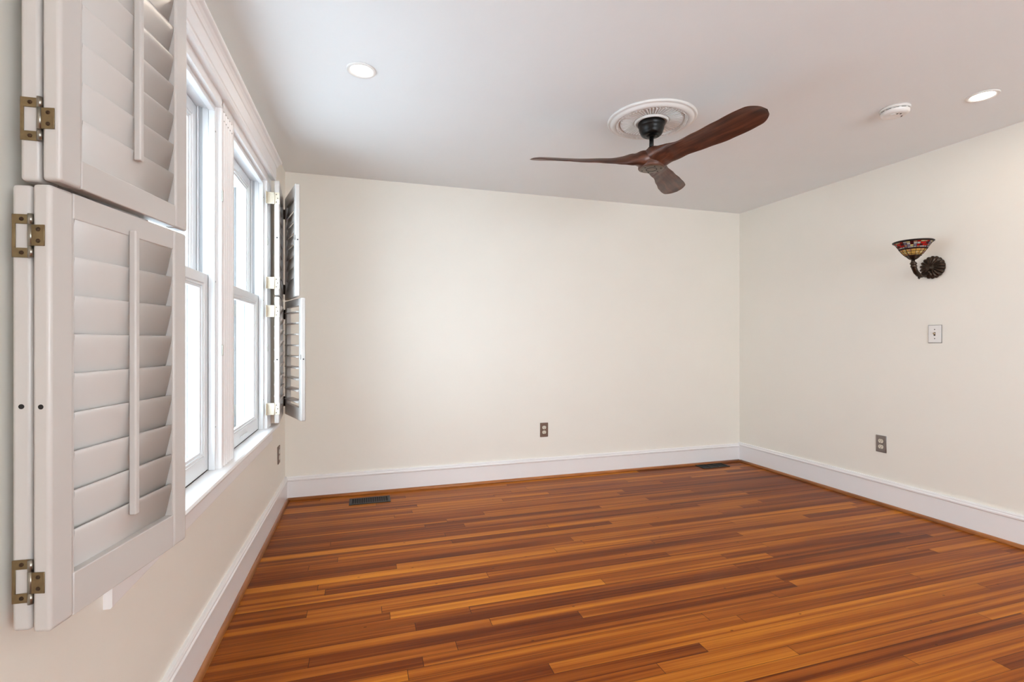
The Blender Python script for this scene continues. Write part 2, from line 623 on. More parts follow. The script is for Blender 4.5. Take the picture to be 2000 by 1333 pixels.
b.prism([(.050, 2.25), (.054, 2.253), (.056, 2.258), (.060, 2.266), (.068, 2.273), (.076, 2.276), (.080, 2.279), (.080, 2.288), (0, 2.288), (0, 2.25)], 1, HT0 - .022, HT0)
struct(b.build('trim_7', M['trim']), 'white head casing with a moulded cap above the windows', 'window casing')
b = MB(WL)
b.prism([(-.13, ZS - .026), (.047, ZS - .026), (.054, ZS - .022), (.0575, ZS - .013), (.054, ZS - .004), (.047, ZS), (-.13, ZS)], 1, NEAR0, FAR1)
b.prism([(0, ZS - .026), (.047, ZS - .026), (.054, ZS - .022), (.0575, ZS - .013), (.054, ZS - .004), (.047, ZS), (0, ZS)], 1, NEAR0 - .15, NEAR0)
b.prism([(0, ZS - .026), (.047, ZS - .026), (.054, ZS - .022), (.0575, ZS - .013), (.054, ZS - .004), (.047, ZS), (0, ZS)], 1, FAR1, FAR1 + .20)
struct(b.build('trim_8', M['trim']), 'white window stool with a rounded nose below the windows', 'window sill')
b = MB(WL)
AB = .560
b.prism([(0, AB), (.014, AB), (.018, AB + .005), (.018, ZS - .054), (.024, ZS - .050), (.028, ZS - .042), (.026, ZS - .034), (.034, ZS - .029), (.034, ZS - .026), (0, ZS - .026)], 1, NEAR0 - .128, FAR1 + .185)
struct(b.build('trim_9', M['trim']), 'white moulded apron board below the window stool', 'window apron')


# ------------------------------------------------------------------ double-hung windows
def window(name, t0, t1, label):
    root = thing(name, (0, 0, 0), label, 'window', None, 0, 'structure')
    # jamb liner around the opening
    b = MB(WL)
    J0, J1 = -.135, .0
    b.box((J0, t0, ZS), (J1, t0 + .012, ZH))
    b.box((J0, t1 - .012, ZS), (J1, t1, ZH))
    b.box((J0, t0 + .012, ZH - .012), (J1, t1 - .012, ZH))
    # inner stop beads
    b.box((-.020, t0 + .012, ZS), (.004, t0 + .022, ZH - .012), .002)
    b.box((-.020, t1 - .022, ZS), (.004, t1 - .012, ZH - .012), .002)
    b.box((-.020, t0 + .022, ZH - .024), (.004, t1 - .022, ZH - .012), .002)
    # parting ribs of the balance tracks
    for tt in (t0 + .012, t1 - .020):
        b.box((-.060, tt, ZS), (-.054, tt + .008, ZH - .012))
        b.box((-.105, tt, ZS), (-.096, tt + .008, ZH - .012))
    b.build('window_frame', M['vinyl'], root)
    for tt in (t0 + .012, t1 - .0145):
        for q in (-.053, -.095):
            b = MB(WL)
            b.box((q, tt, ZS + .002), (q + .010, tt + .0025, ZH - .014))
            b.build('balance_track', M['track'], root)

    def sash(nm, n0, n1, z0, z1, rb, rt):
        a0, a1 = t0 + .015, t1 - .015
        st = .046
        b = MB(WL)
        b.box((n0, a0, z0), (n1, a0 + st, z1), .003)
        b.box((n0, a1 - st, z0), (n1, a1, z1), .003)
        b.box((n0, a0 + st - .001, z0), (n1, a1 - st + .001, z0 + rb), .003)
        b.box((n0, a0 + st - .001, z1 - rt), (n1, a1 - st + .001, z1), .003)
        # stepped glazing bead on the room side
        for k, (w_, d_) in enumerate(((.010, .004), (.020, .010))):
            q0, q1 = a0 + st - .001, a1 - st + .001
            y0, y1 = z0 + rb - .001, z1 - rt + .001
            nn = n1 - d_
            b.box((n0 + .006, q0, y0), (nn, q0 + w_, y1), .0015)
            b.box((n0 + .006, q1 - w_, y0), (nn, q1, y1), .0015)
            b.box((n0 + .006, q0 + w_, y0), (nn, q1 - w_, y0 + w_), .0015)
            b.box((n0 + .006, q0 + w_, y1 - w_), (nn, q1 - w_, y1), .0015)
        s = b.build(nm, M['vinyl'], root)
        b = MB(WL)
        gm = (n0 + n1) / 2 - .003
        b.box((gm - .002, a0 + st + .008, z0 + rb + .008), (gm + .002, a1 - st - .008, z1 - rt - .008))
        b.build('glass_pane', M['glass'], s)
        return s
    lo = sash('lower_sash', -.054, -.022, ZS + .004, 1.447, .062, .040)
    b = MB(WL)
    tm = (t0 + t1) / 2
    b.box((-.023, tm - .07, ZS + .030), (-.014, tm + .07, ZS + .038), .003)
    b.build('lift_rail', M['vinyl'], lo)
    b = MB(WL)
    b.box((-.050, t0 + .018, ZS), (-.0235, t1 - .018, ZS + .0045))
    b.build('sash_gap_shade', M['dark'], lo)  # dark strip that paints in the shaded gap under the sash
    sash('upper_sash', -.094, -.062, 1.407, ZH - .014, .040, .050)
    # magnetic catches and screw heads of the shutters on the stops
    for zz in (1.77, 1.145):
        b = MB(WL)
        b.box((.0222, t1 + .001, zz - .022), (.026, t1 + .007, zz + .022), .001)
        b.build('shutter_catch', M['pin'], root)
    for zz in (2.02, 1.42, .84):
        b = MB(WL)
        b.lathe([(.0035, 0), (.003, .0012), (0, .0014)], 10, True, (.004, t1 - .017, zz), 'x')
        b.build('screw', M['pin'], root)
    return root


window('window_1', NEAR0, NEAR1, 'white double-hung window nearer the camera, partly behind the shutters')
window('window_2', FAR0, FAR1, 'white double-hung window nearer the room corner')


# ------------------------------------------------------------------ plantation shutters
TP = 0.028     # panel thickness
LP = 0.386     # panel width
ST = 0.050     # stile


def frame_of(o, d):
    """panel frame: s along the panel, n towards the front, origin at the back corner o"""
    d = Vector((d[0], d[1], 0)).normalized()
    return d


def panel(root, o, d, n, z0, z1, rb, rt, count, tilt, holes=True, rod=True, name='panel', louver_w=.081, flip=1):
    """o: back corner at s=0; d: direction of s; n: direction of the room face"""
    d = Vector((d[0], d[1], 0)).normalized(); n = Vector((n[0], n[1], 0)).normalized()
    F = Matrix(((d.x, n.x, 0, o[0]), (d.y, n.y, 0, o[1]), (0, 0, 1, z0), (0, 0, 0, 1)))
    h = z1 - z0
    b = MB(F)
    bv = .0062
    b.box((0, 0, 0), (ST, TP, h), bv, 3)
    b.box((LP - ST, 0, 0), (LP, TP, h), bv, 3)
    b.box((ST - .0005, .001, .001), (LP - ST + .0005, TP - .001, rb), .002)
    b.box((ST - .0005, .001, h - rt), (LP - ST + .0005, TP - .001, h - .001), .002)
    # beads beside the louvers
    for s0 in (ST - .0005, LP - ST - .0025):
        b.box((s0, .003, rb), (s0 + .003, TP - .003, h - rt))
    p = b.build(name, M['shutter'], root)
    pitch = (h - rb - rt) / count
    b = MB(F)
    for k in range(count):
        zc = rb + pitch * (k + .5)
        a = radians(tilt)
        # section: flattened ellipse, long axis tilted from vertical by a
        prof = []
        for q in range(24):
            u = 2 * pi * q / 24
            e = louver_w / 2 * (1 if cos(u) >= 0 else -1) * abs(cos(u)) ** .45
            f = .0046 * (1 if sin(u) >= 0 else -1) * abs(sin(u)) ** .6
            prof.append((TP / 2 + e * sin(a) + f * cos(a), zc + e * cos(a) - f * sin(a)))
        b.prism(prof, 0, ST + .004, LP - ST - .004, True)
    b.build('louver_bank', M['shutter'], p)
    if rod:
        b = MB(F)
        nn = TP / 2 + louver_w / 2 * abs(sin(radians(tilt))) + .004
        nn = max(nn, TP * .6)
        if abs(tilt) > 60:
            nn = TP / 2 + louver_w / 2 + .001
        zl = rb + pitch * .75 if abs(tilt) < 60 else rb + pitch * .45
        b.box((LP / 2 - .0065, nn, zl), (LP / 2 + .0065, nn + .014, h - rt + (.012 if abs(tilt) < 60 else -pitch * .4)), .003, 3)
        b.build('tilt_rod', M['shutter'], p)
    if holes:
        for s_ in (-.0004, LP - .0006):
            b = MB(F)
            b.lathe([(0, 0), (.0042, 0), (.0042, .001), (0, .001)], 14, False, (s_, TP / 2, h * .503), 'x')
            b.build('tension_hole', M['dark'], p)
    return F


def edge_hinge(root, pa, pb, da, db, z, mat, name='hinge'):
    """non-mortise hinge across two panel ends that face the same way.
    pa: middle of the outer end face, da: unit vector across it (outer to knuckle); pb, db: the inner one (knuckle to outside); face normal taken from da."""
    pa, pb = Vector((*pa, 0)), Vector((*pb, 0))
    da, db = Vector((*da, 0)).normalized(), Vector((*db, 0)).normalized()
    na = Vector((da.y, -da.x, 0)); nb = Vector((db.y, -db.x, 0))
    FA = Matrix(((da.x, na.x, 0, pa.x), (da.y, na.y, 0, pa.y), (0, 0, 1, z), (0, 0, 0, 1)))
    FB = Matrix(((db.x, nb.x, 0, pb.x), (db.y, nb.y, 0, pb.y), (0, 0, 1, z), (0, 0, 0, 1)))
    b = MB(FA)
    t = .0018
    hh, hw = .036, .0125
    b.box((-hw, 0, hh - .016), (hw + .002, t, hh), .0004, 1)
    b.box((-hw, 0, -hh), (hw + .002, t, -hh + .016), .0004, 1)
    b.box((-hw, 0, -hh + .0155), (-hw + .005, t, hh - .0155), .0004, 1)
    b.mat = FB
    b.box((-hw - .001, 0, -.0175), (.0065, t, .0175), .0004, 1)
    hg = b.build(name, mat, root)
    k = (pa + da * .0155 + pb - db * .0155) / 2 + na * .0020
    b = MB()
    b.lathe([(.0042, z - hh), (.0042, z - .0182)], 14, True, (k.x, k.y, 0))
    b.lathe([(.0042, z - .0178), (.0042, z + .0178)], 14, True, (k.x, k.y, 0))
    b.lathe([(.0042, z + .0182), (.0042, z + hh)], 14, True, (k.x, k.y, 0))
    b.build('hinge_pin', M['pin'] if mat is not M['creamhinge'] else mat, hg)
    for fm, x, zz in ((FA, .001, hh - .008), (FA, .001, -hh + .008), (FB, -.003, .0095), (FB, -.003, -.0095)):
        b = MB(fm)
        b.lathe([(.0036, t - .0002), (.003, t + .0008), (0, t + .001)], 12, True, (x, 0, zz), 'y')
        b.build('screw', M['screw'], hg)


def jamb_hinge(root, c_n, leaf_pt, t, z, mat):
    """hinge between the casing face and the hinge end of the first panel; drawn in the wall frame"""
    b = MB(WL)
    hh = .0345
    b.box((.022, t - .004, z - hh), (leaf_pt - .002, t - .0015, z + hh), .0006, 1)      # flap standing off the casing
    b.box((.022, t - .030, z - hh), (.0245, t - .0015, z + hh), .0006, 1)               # flap on the casing face
    b.box((leaf_pt + .001, t - .0022, z - hh), (leaf_pt + .027, t - .0004, z + hh), .0006, 1)
    hg = b.build('hinge', mat, root)
    b = MB(WL)
    b.lathe([(.0034, z - hh), (.0034, z + hh)], 12, True, (leaf_pt - .001, t - .004, 0))
    b.build('hinge_pin', mat, hg)
    for zz, nn in ((.022, .010), (0, .017), (-.022, .010)):
        b = MB(WL)
        b.lathe([(.003, -.0002), (.0026, -.0010), (0, -.0012)], 12, True, (leaf_pt + nn, t - .0022, z + zz), 'y')
        b.build('screw', M['screw'], hg)


ZB, ZM0, ZM1, ZT = .699, 1.444, 1.451, 2.125


def near_shutter(z0, z1, rb, rt, count, p0, ang2, o1, ang1, zh, label):
    root = thing('plantation_shutter', (0, 0, 0), label, 'shutter', 'bifold plantation shutters at the windows')
    d2 = (sin(radians(ang2)), cos(radians(ang2))); n2 = (d2[1], -d2[0])
    o2 = (p0[0] - TP * n2[0], p0[1] - TP * n2[1])
    d1 = (sin(radians(ang1)), cos(radians(ang1))); n1 = (d1[1], -d1[0])
    # first leaf lies back along the wall with its room side to the wall
    panel(root, (o1[0] + TP * n1[0], o1[1] + TP * n1[1]), d1, (-n1[0], -n1[1]), z0, z1, rb, rt, count, 12, True, False)
    panel(root, o2, d2, n2, z0, z1, rb, rt, count, 12.5)
    a_mid = (o1[0] + n1[0] * TP / 2, o1[1] + n1[1] * TP / 2)
    b_mid = (o2[0] + n2[0] * TP / 2, o2[1] + n2[1] * TP / 2)
    for z in zh:
        edge_hinge(root, a_mid, b_mid, n1, n2, z, M['brass'])
    # hinges that carry the first leaf on the casing
    e = (o1[0] + d1[0] * LP, o1[1] + d1[1] * LP)
    for z in zh:
        b = MB(WL)
        nb = e[0] - xl(e[1])
        b.box((.022, e[1] + .001, z - .03), (nb + .024, e[1] + .0035, z + .03), .0006, 1)
        b.box((.022, e[1] + .001, z - .03), (.0245, e[1] + .026, z + .03), .0006, 1)
        b.build('hinge', M['brass'], root)
    return root


near_shutter(ZB, ZM0, .076, .046, 9, (-.498, .994), 12.3, (-.559, 1.012), 3.9, (1.358, .783),
             'folded white louvered shutter nearest the camera, lower of the nearer pair')
near_shutter(ZM1, ZT, .052, .070, 8, (-.486, .997), 10.6, (-.548, 1.012), 2.7, (1.554, 2.03),
             'folded white louvered shutter cut by the picture top, upper of the nearer pair')


def far_shutter(z0, z1, rb, rt, count, phi, tilt1, tilt2, zh, label):
    root = thing('plantation_shutter', (0, 0, 0), label, 'shutter', 'bifold plantation shutters at the windows')
    a1 = radians(5.2)
    d1 = (-sin(a1), cos(a1)); n1 = (cos(a1), sin(a1))            # n1 points into the room
    r0 = (-.474, 3.132)                                          # room-side near corner
    panel(root, r0, d1, (-n1[0], -n1[1]), z0, z1, rb, rt, count, tilt1, True, False, louver_w=.070)
    e = (r0[0] + d1[0] * LP, r0[1] + d1[1] * LP)
    f = radians(phi)
    d2 = (sin(f), -cos(f)); n2 = (cos(f), sin(f))
    o2 = (e[0] + .006, e[1] + .002)
    panel(root, o2, d2, n2, z0, z1, rb, rt, count, tilt2, louver_w=.081 if tilt2 < 60 else .056)
    for z in zh:
        jamb_hinge(root, 0, (r0[0] - TP) - xl(r0[1]) + .0005, r0[1], z, M['creamhinge'])
        # dark butt hinge inside the fold
        b = MB()
        b.lathe([(.0036, z - .032), (.0036, z + .032)], 12, True, (e[0] + .003, e[1] + .001, 0))
        b.mat = Matrix(((d1[0], n1[0], 0, e[0]), (d1[1], n1[1], 0, e[1]), (0, 0, 1, 0), (0, 0, 0, 1)))
        b.box((-.022, .0002, z - .032), (.001, .0016, z + .032))
        b.mat = Matrix(((d2[0], -n2[0], 0, o2[0]), (d2[1], -n2[1], 0, o2[1]), (0, 0, 1, 0), (0, 0, 0, 1)))
        b.box((-.001, .0002, z - .032), (.022, .0016, z + .032))
        b.build('hinge', M['bronze'], root)
    # catch plate on the free edge
    b = MB(Matrix(((d2[0], n2[0], 0, o2[0]), (d2[1], n2[1], 0, o2[1]), (0, 0, 1, 0), (0, 0, 0, 1))))
    zc = z0 + (z1 - z0) * .52
    b.box((LP - .004, -.001, zc - .016), (LP - .001, .0006, zc + .016))
    b.build('catch_plate', M['bronze'], root)
    return root


far_shutter(ZB, ZM0, .076, .046, 9, 21.5, -34, 88, (1.358, .785),
            'half-open white louvered shutter with level slats, lower one at the room corner')
far_shutter(ZM1, ZT, .052, .070, 8, 16.6, 13, 12, (1.523, 2.02),
            'half-open white louvered shutter with closed slats, upper one at the room corner')


# ------------------------------------------------------------------ ceiling medallion and fan
FC = Vector((1.56, 2.41, 0))
root = thing('ceiling_medallion', (FC.x, FC.y, H), 'round white fluted plaster medallion above the ceiling fan', 'ceiling medallion')
b = MB()
b.lathe([(0, 0), (.243, 0), (.245, -.004), (.243, -.010), (.236, -.013), (.230, -.012), (.226, -.016), (.222, -.022), (.212, -.027), (.202, -.026),
         (.197, -.021), (.194, -.022), (.189, -.024), (.184, -.020), (.180, -.012), (.176, -.002), (.09, -.002), (.086, -.016), (.0, -.016)][::-1], 96)
b.build('rim', M['plaster'], root)
b = MB()          # radiating flutes, each a rounded rib
NF = 56
rows = []
for i in range(13):
    r = .092 + (.178 - .092) * i / 12
    row = []
    for k in range(NF * 8):
        a = 2 * pi * k / (NF * 8)
        rib = (0, 0, .72, .95, 1, 1, .95, .72)[k % 8]
        z = -.0030 - .0170 * rib * (.6 + .4 * i / 12) * (1 if i not in (0, 12) else .25)
        row.append((r * cos(a), r * sin(a), z))
    rows.append(row)
b.grid(rows, True)
b.build('fluted_ring', M['plaster'], root)
b = MB()
b.lathe([(.094, -.008), (.094, -.016), (.090, -.022), (.083, -.022), (.078, -.016), (.078, -.010)], 64)
for k in range(72):
    a = 2 * pi * k / 72
    b.lathe([(0, -.0285), (.0022, -.0275), (.0034, -.024), (.0034, -.018)], 6, True, (.1925 * cos(a), .1925 * sin(a), 0))
b.build('beading', M['plaster'], root)

root = thing('ceiling_fan', (FC.x, FC.y, H), 'three-blade dark walnut ceiling fan on a short black downrod', 'ceiling fan')


def zz(z): return z - H


b = MB()
b.lathe([(0, zz(2.424)), (.071, zz(2.424)), (.0745, zz(2.420)), (.0745, zz(2.404)), (.071, zz(2.399)), (.071, zz(2.396)), (.070, zz(2.388)), (.066, zz(2.374)),
         (.062, zz(2.369)), (.062, zz(2.366)), (.058, zz(2.356)), (.052, zz(2.349)), (.042, zz(2.345)), (.040, zz(2.345)), (.030, zz(2.347)), (.027, zz(2.341)), (.018, zz(2.339)), (0, zz(2.339))][::-1], 48)
b.build('canopy', M['black'], root)
b = MB()
b.lathe([(.0125, zz(2.345)), (.0125, zz(2.265))], 24)
b.build('downrod', M['black'], root)
b = MB()
b.lathe([(0, zz(2.282)), (.017, zz(2.282)), (.020, zz(2.279)), (.022, zz(2.270)), (.026, zz(2.268)), (.032, zz(2.258)), (.036, zz(2.243)), (0, zz(2.243))][::-1], 32)
b.build('yoke_cover', M['black'], root)


# carved blades: thick at the root where they run into one another, twisting to a thin wide paddle
def lerp_tab(tab, r):
    for (a, va), (c, vc) in zip(tab, tab[1:]):
        if r <= c:
            u = (r - a) / (c - a)
            u = u * u * (3 - 2 * u)
            return va + (vc - va) * u
    return tab[-1][1]


RB = .69
CH = [(0, .140), (.05, .142), (.13, .112), (.22, .100), (.34, .124), (.46, .146), (.56, .152), (.62, .148), (.69, .125)]
TK = [(0, .100), (.05, .094), (.10, .060), (.16, .028), (.24, .016), (.40, .012), (.60, .009), (.69, .006)]
PT = [(0, 10), (.06, 22), (.14, 38), (.22, 33), (.34, 25), (.50, 20), (.69, 16)]
ZC = [(0, 2.216), (.10, 2.211), (.2, 2.204), (.4, 2.203), (.69, 2.214)]
for k in range(3):
    ang = radians(43 + 120 * k)
    b = MB()
    rows = []
    NR = 64
    for i in range(NR + 1):
        r = .02 + (RB - .02) * i / NR
        c_ = lerp_tab(CH, r)
        # round the tip off
        tip = RB - r
        rr_ = .085
        if tip < rr_:
            c_ *= sqrt(max(0.0, 1 - ((rr_ - tip) / rr_) ** 2.4)) if tip > 0.0004 else .02
        t_ = lerp_tab(TK, r) * (1 if tip > .02 else max(.25, tip / .02))
        p_ = radians(lerp_tab(PT, r))
        zc = lerp_tab(ZC, r) - H
        row = []
        for q in range(28):
            u = 2 * pi * q / 28
            e = c_ / 2 * cos(u)
            camber = .010 * (1 - (2 * e / max(c_, 1e-4)) ** 2) * min(1, r / .3)
            f = t_ / 2 * (abs(sin(u)) ** .75) * (1 if sin(u) >= 0 else -1) + camber * (c_ / .15)
            # e runs clockwise seen from above (towards the raised edge)
            x_, y_, z_ = r, -(e * cos(p_) - f * sin(p_)), zc + e * sin(p_) + f * cos(p_)
            row.append((x_, y_, z_))
        rows.append(row)
    b.grid(rows, True, True)
    o = b.build('blade', M['walnut'], root)
    o.rotation_euler = (0, 0, ang)
b = MB()
b.lathe([(0, zz(2.256)), (.036, zz(2.254)), (.056, zz(2.244)), (.068, zz(2.226)), (.073, zz(2.205)), (.073, zz(2.185)), (.074, zz(2.166)), (.071, zz(2.160)), (.0, zz(2.160))][::-1], 48)
b.build('hub', M['hubwood'], root)
b = MB()
b.lathe([(0, zz(2.1565)), (.058, zz(2.1565)), (.066, zz(2.158)), (.067, zz(2.161))], 48)
pl = b.build('hub_plate', M['hubplate'], root)
for k in range(6):
    a = 2 * pi * k / 6 + .3
    b = MB()
    b.lathe([(.0045, zz(2.1570)), (.0045, zz(2.1553)), (0, zz(2.1550))], 12, True, (.052 * cos(a), .052 * sin(a), 0))
    b.build('screw', M['dark'], pl)
b = MB()
b.lathe([(.0310, zz(2.1568)), (.0310, zz(2.1556)), (.0275, zz(2.1556)), (.0275, zz(2.1568))], 40)
b.build('emblem_ring', M['dark'], pl)


# ------------------------------------------------------------------ recessed lights, smoke detector
def recessed(loc, label):
    root = thing('recessed_light', loc, label, 'ceiling light', 'recessed ceiling lights')
    b = MB()
    b.lathe([(.066, .0), (.0665, -.003), (.064, -.006), (.056, -.0065), (.049, -.003), (.047, .0)], 48)
    b.build('trim_ring', M['whiteplastic'], root)
    b = MB()
    b.lathe([(0, -.0035), (.0475, -.0035), (.0475, -.001), (0, -.001)], 48)
    b.build('diffuser', M['lamp'], root)
    return root


def can_and_fill_light(loc, watts):
    l = bpy.data.lights.new('recessed_and_fill_lamp', 'AREA')
    l.shape = 'DISK'; l.size = .09; l.energy = watts; l.color = (1.0, .86, .70)
    o = bpy.data.objects.new('recessed_and_fill_lamp', l); COL.objects.link(o)
    o.location = (loc[0], loc[1], H - .0075)


for q in ((-.012, 2.361), (3.030, 1.681)):
    can_and_fill_light(q, 2)
for q in ((.35, -.9), (1.6, -.9), (3.0, -.9)):          # added unseen fill lamps behind the camera, without fixtures
    can_and_fill_light(q, 5)
rl = recessed((-.012, 2.361, H), 'round lit recessed light nearer the windows')
dup(rl, (3.030, 1.681, H), 0, 'round lit recessed light beside the smoke detector')

root = thing('smoke_detector', (2.745, 1.912, H), 'round white smoke detector on the ceiling beside a recessed light', 'smoke detector')
b = MB()
b.lathe([(0, 0), (.068, 0), (.068, -.010), (.066, -.012), (0, -.012)][::-1], 48)
b.build('base', M['whiteplastic'], root)
b = MB()
b.lathe([(0, -.0125), (.061, -.0125), (.061, -.0145), (.064, -.0155), (.065, -.019), (.063, -.030), (.058, -.036), (.050, -.0385), (.035, -.040), (.033, -.0385), (.02, -.0385), (0, -.0385)][::-1], 48)
b.build('cover', M['whiteplastic'], root)
for k in range(12):
    b = MB()
    a0 = 2 * pi * k / 12
    rows = [[(.0648 * cos(a0 + .36 * q / 6), .0648 * sin(a0 + .36 * q / 6), z) for q in range(7)] for z in (-.0165, -.0185)]
    rows2 = [[(.0655 * cos(a0 + .36 * q / 6), .0655 * sin(a0 + .36 * q / 6), z) for q in range(7)] for z in (-.0185, -.0165)]
    b.grid(rows + rows2 + rows[:1], False)
    b.build('vent_slot', M['dark'], root)
for x, y in ((-.012, -.020), (.004, -.026), (.034, -.012), (.040, -.004)):
    b = MB()
    b.box((x - .002, y - .004, -.0405), (x + .002, y + .004, -.0375))
    b.build('sounder_slot', M['dark'], root)
b = MB()
b.lathe([(0, -.0425), (.010, -.0425), (.012, -.041), (.012, -.038), (0, -.038)], 24, True, (-.028, -.010, 0))
b.build('test_button', M['whiteplastic'], root)

# ------------------------------------------------------------------ stained glass wall sconce
SY = 2.26
SX = xr(SY)
root = thing('wall_sconce', (SX, SY, 1.668), 'dark bronze wall sconce with an upturned stained glass shade', 'wall sconce', None, radians(1.6))
b = MB()          # scalloped shell back plate, facing -x
rows = []
for r, x in ((0, -.040), (.016, -.040), (.022, -.034), (.028, -.033), (.045, -.029), (.058, -.022), (.066, -.013), (.071, -.006), (.073, .0)):
    row = []
    for k in range(144):
        a = 2 * pi * k / 144
        lobe = abs(sin(9 * a))
        amp = min(1, max(0, (r - .02) / .04))
        rr = r * (1 + .09 * (lobe - .5) * amp)
        xx = x - .010 * lobe * amp * (1 if r < .079 else 0)
        row.append((xx, rr * cos(a), rr * sin(a)))
    rows.append(row)
b.grid(rows, True, True)
b.build('back_plate', M['bronze'], root)
AX = -.195         # shade axis distance from the wall
b = MB()
pts, rad = [], []
path = [(-.030, 0, -.020, .011), (-.055, 0, -.036, .010), (-.085, 0, -.052, .011), (-.115, 0, -.060, .013), (-.145, 0, -.054, .014), (-.170, 0, -.036, .0145),
        (-.186, 0, -.010, .015), (-.193, 0, .012, .014), (AX, 0, .028, .012), (AX, 0, .042, .012)]
b.tube([p[:3] for p in path], [p[3] for p in path], 16)
for (x, z, r) in ((-.188, -.002, .019), (-.192, .016, .020), (-.128, -.060, .017), (-.050, -.034, .015)):
    b.lathe([(0, -r * .8), (r * .7, -r * .5), (r, 0), (r * .7, r * .5), (0, r * .8)], 16, True, (x, 0, z))
b.tube([(-.130, 0, -.066), (-.140, 0, -.076), (-.138, 0, -.084)], [.010, .007, .002], 10)
b.build('arm', M['bronze'], root)
b = MB()
rows = []
for r, z in ((.012, .040), (.020, .044), (.030, .054), (.036, .062), (.044, .066), (.040, .069), (.020, .069)):
    rows.append([(AX + r * (1 + .06 * cos(8 * a)) * cos(a), r * (1 + .06 * cos(8 * a)) * sin(a), z) for a in [2 * pi * k / 64 for k in range(64)]])
b.grid(rows, True, True)
b.build('shade_holder', M['bronze'], root)
# shade: rings of glass pieces
GL = [art_glass('amber_glass', (0.98, 0.60, 0.16)), art_glass('pale_amber_glass', (0.98, 0.78, 0.36)), art_glass('red_glass', (0.75, 0.02, 0.015)),
      art_glass('white_glass', (0.80, 0.78, 0.72)), art_glass('lilac_glass', (0.36, 0.30, 0.45)), art_glass('dark_red_glass', (0.12, 0.012, 0.014)), art_glass('peach_glass', (0.80, 0.42, 0.26))]
prof = [(.036, .066), (.049, .076), (.060, .090), (.069, .105), (.073, .111), (.077, .119), (.084, .130), (.092, .142), (.103, .153)]
NS = 32
b = MB()
vs = [[b.bm.verts.new((AX + r * cos(2 * pi * k / NS), r * sin(2 * pi * k / NS), z)) for k in range(NS)] for r, z in prof]
random.seed(5)
pat = {4: [3, 3, 4, 3, 3, 3, 6, 3], 5: [2, 2, 6, 4, 1, 4, 2, 5], 6: [2, 5, 4, 3, 5, 3, 3, 2], 7: [6, 2, 3, 1, 5, 6, 2, 1]}
for i in range(len(prof) - 1):
    for k in range(NS):
        f = b.bm.faces.new((vs[i][k], vs[i][(k + 1) % NS], vs[i + 1][(k + 1) % NS], vs[i + 1][k]))
        f.material_index = random.choice([0, 0, 1, 0, 6]) if i < 3 else (5 if i == 3 else pat[i][(k + 2) % 8])
sh = b.build('shade', None, root, GL)
md = sh.modifiers.new('thick', 'SOLIDIFY'); md.thickness = .002
b = MB()          # lead came between the glass pieces
for i, (r, z) in enumerate(prof):
    if i == len(prof) - 1: continue
    ring = [(AX + (r + .001) * cos(2 * pi * k / 32), (r + .001) * sin(2 * pi * k / 32), z - .0005) for k in range(33)]
    b.tube(ring, .0011 if i not in (3, 4) else .0018, 6)
for k in range(0, NS):
    rows_ = prof[:4] if k % 2 == 0 else None
    pp = prof if k % 4 == 0 else (prof[:4] if k % 2 == 0 else prof[3:8])
    a = 2 * pi * k / NS
    b.tube([(AX + (r + .001) * cos(a), (r + .001) * sin(a), z - .0005) for r, z in pp], .0010 if k % 8 else .0017, 6)
b.build('leading', M['lead'], sh)
b = MB()
b.lathe([(.099, .148), (.1025, .1485), (.108, .153), (.108, .1575), (.103, .160), (.099, .157)], 48, True, (AX, 0, 0))
b.bm.faces.ensure_lookup_table()
b.build('rim', M['lead'], sh)


# ------------------------------------------------------------------ switch, outlets, floor registers (built facing -y, then turned)
def cover_plate(root, wd, ht, mat):
    b = MB()
    b.box((-wd / 2, -.0055, -ht / 2), (wd / 2, 0, ht / 2), .0032, 2)
    return b.build('cover_plate', mat, root)


def outlet(loc, rz, label, mat):
    root = thing('electrical_outlet', loc, label, 'outlet', 'wall outlets', rz)
    cover_plate(root, .073, .122, mat)
    for s in (1, -1):
        b = MB()
        zc = .0205 * s
        prof = []
        for q in range(32):
            a = 2 * pi * q / 32
            x, z = .0172 * cos(a), .0172 * sin(a)
            prof.append((x, zc + max(-.0135, min(.0135, z))))
        b.prism(prof, 1, -.0072, -.004)
        r = b.build('receptacle', M['ivory'], root)
        b = MB()
        b.box((-.0080, -.0076, zc - .001), (-.0055, -.0065, zc + .0085))
        b.build('slot', M['dark'], r)
        b = MB()
        b.box((.0055, -.0076, zc + .000), (.0080, -.0065, zc + .0078))
        b.build('slot', M['dark'], r)
        b = MB()
        b.lathe([(.0028, -.0076), (.0028, -.0065)], 12, False, (0, 0, zc - .0075), 'y')
        b.build('ground_hole', M['dark'], r)
    b = MB()
    b.lathe([(.003, -.0052), (.0026, -.0064), (0, -.0066)], 12, True, (0, 0, 0), 'y')
    b.build('screw', M['pin'], root)
    return root


o1 = outlet((1.487, YB, .416), 0, 'brown metal outlet plate on the end wall', M['bronzeplate'])
YO = 2.590
o2 = outlet((xr(YO), YO, .4385), -pi / 2 - radians(-1.6), 'grey steel outlet plate below the sconce wall switch', M['steel'])
o3 = outlet((xl(3.66), 3.66, .402), pi / 2, 'brown metal outlet plate under the windows near the corner', M['bronzeplate'])

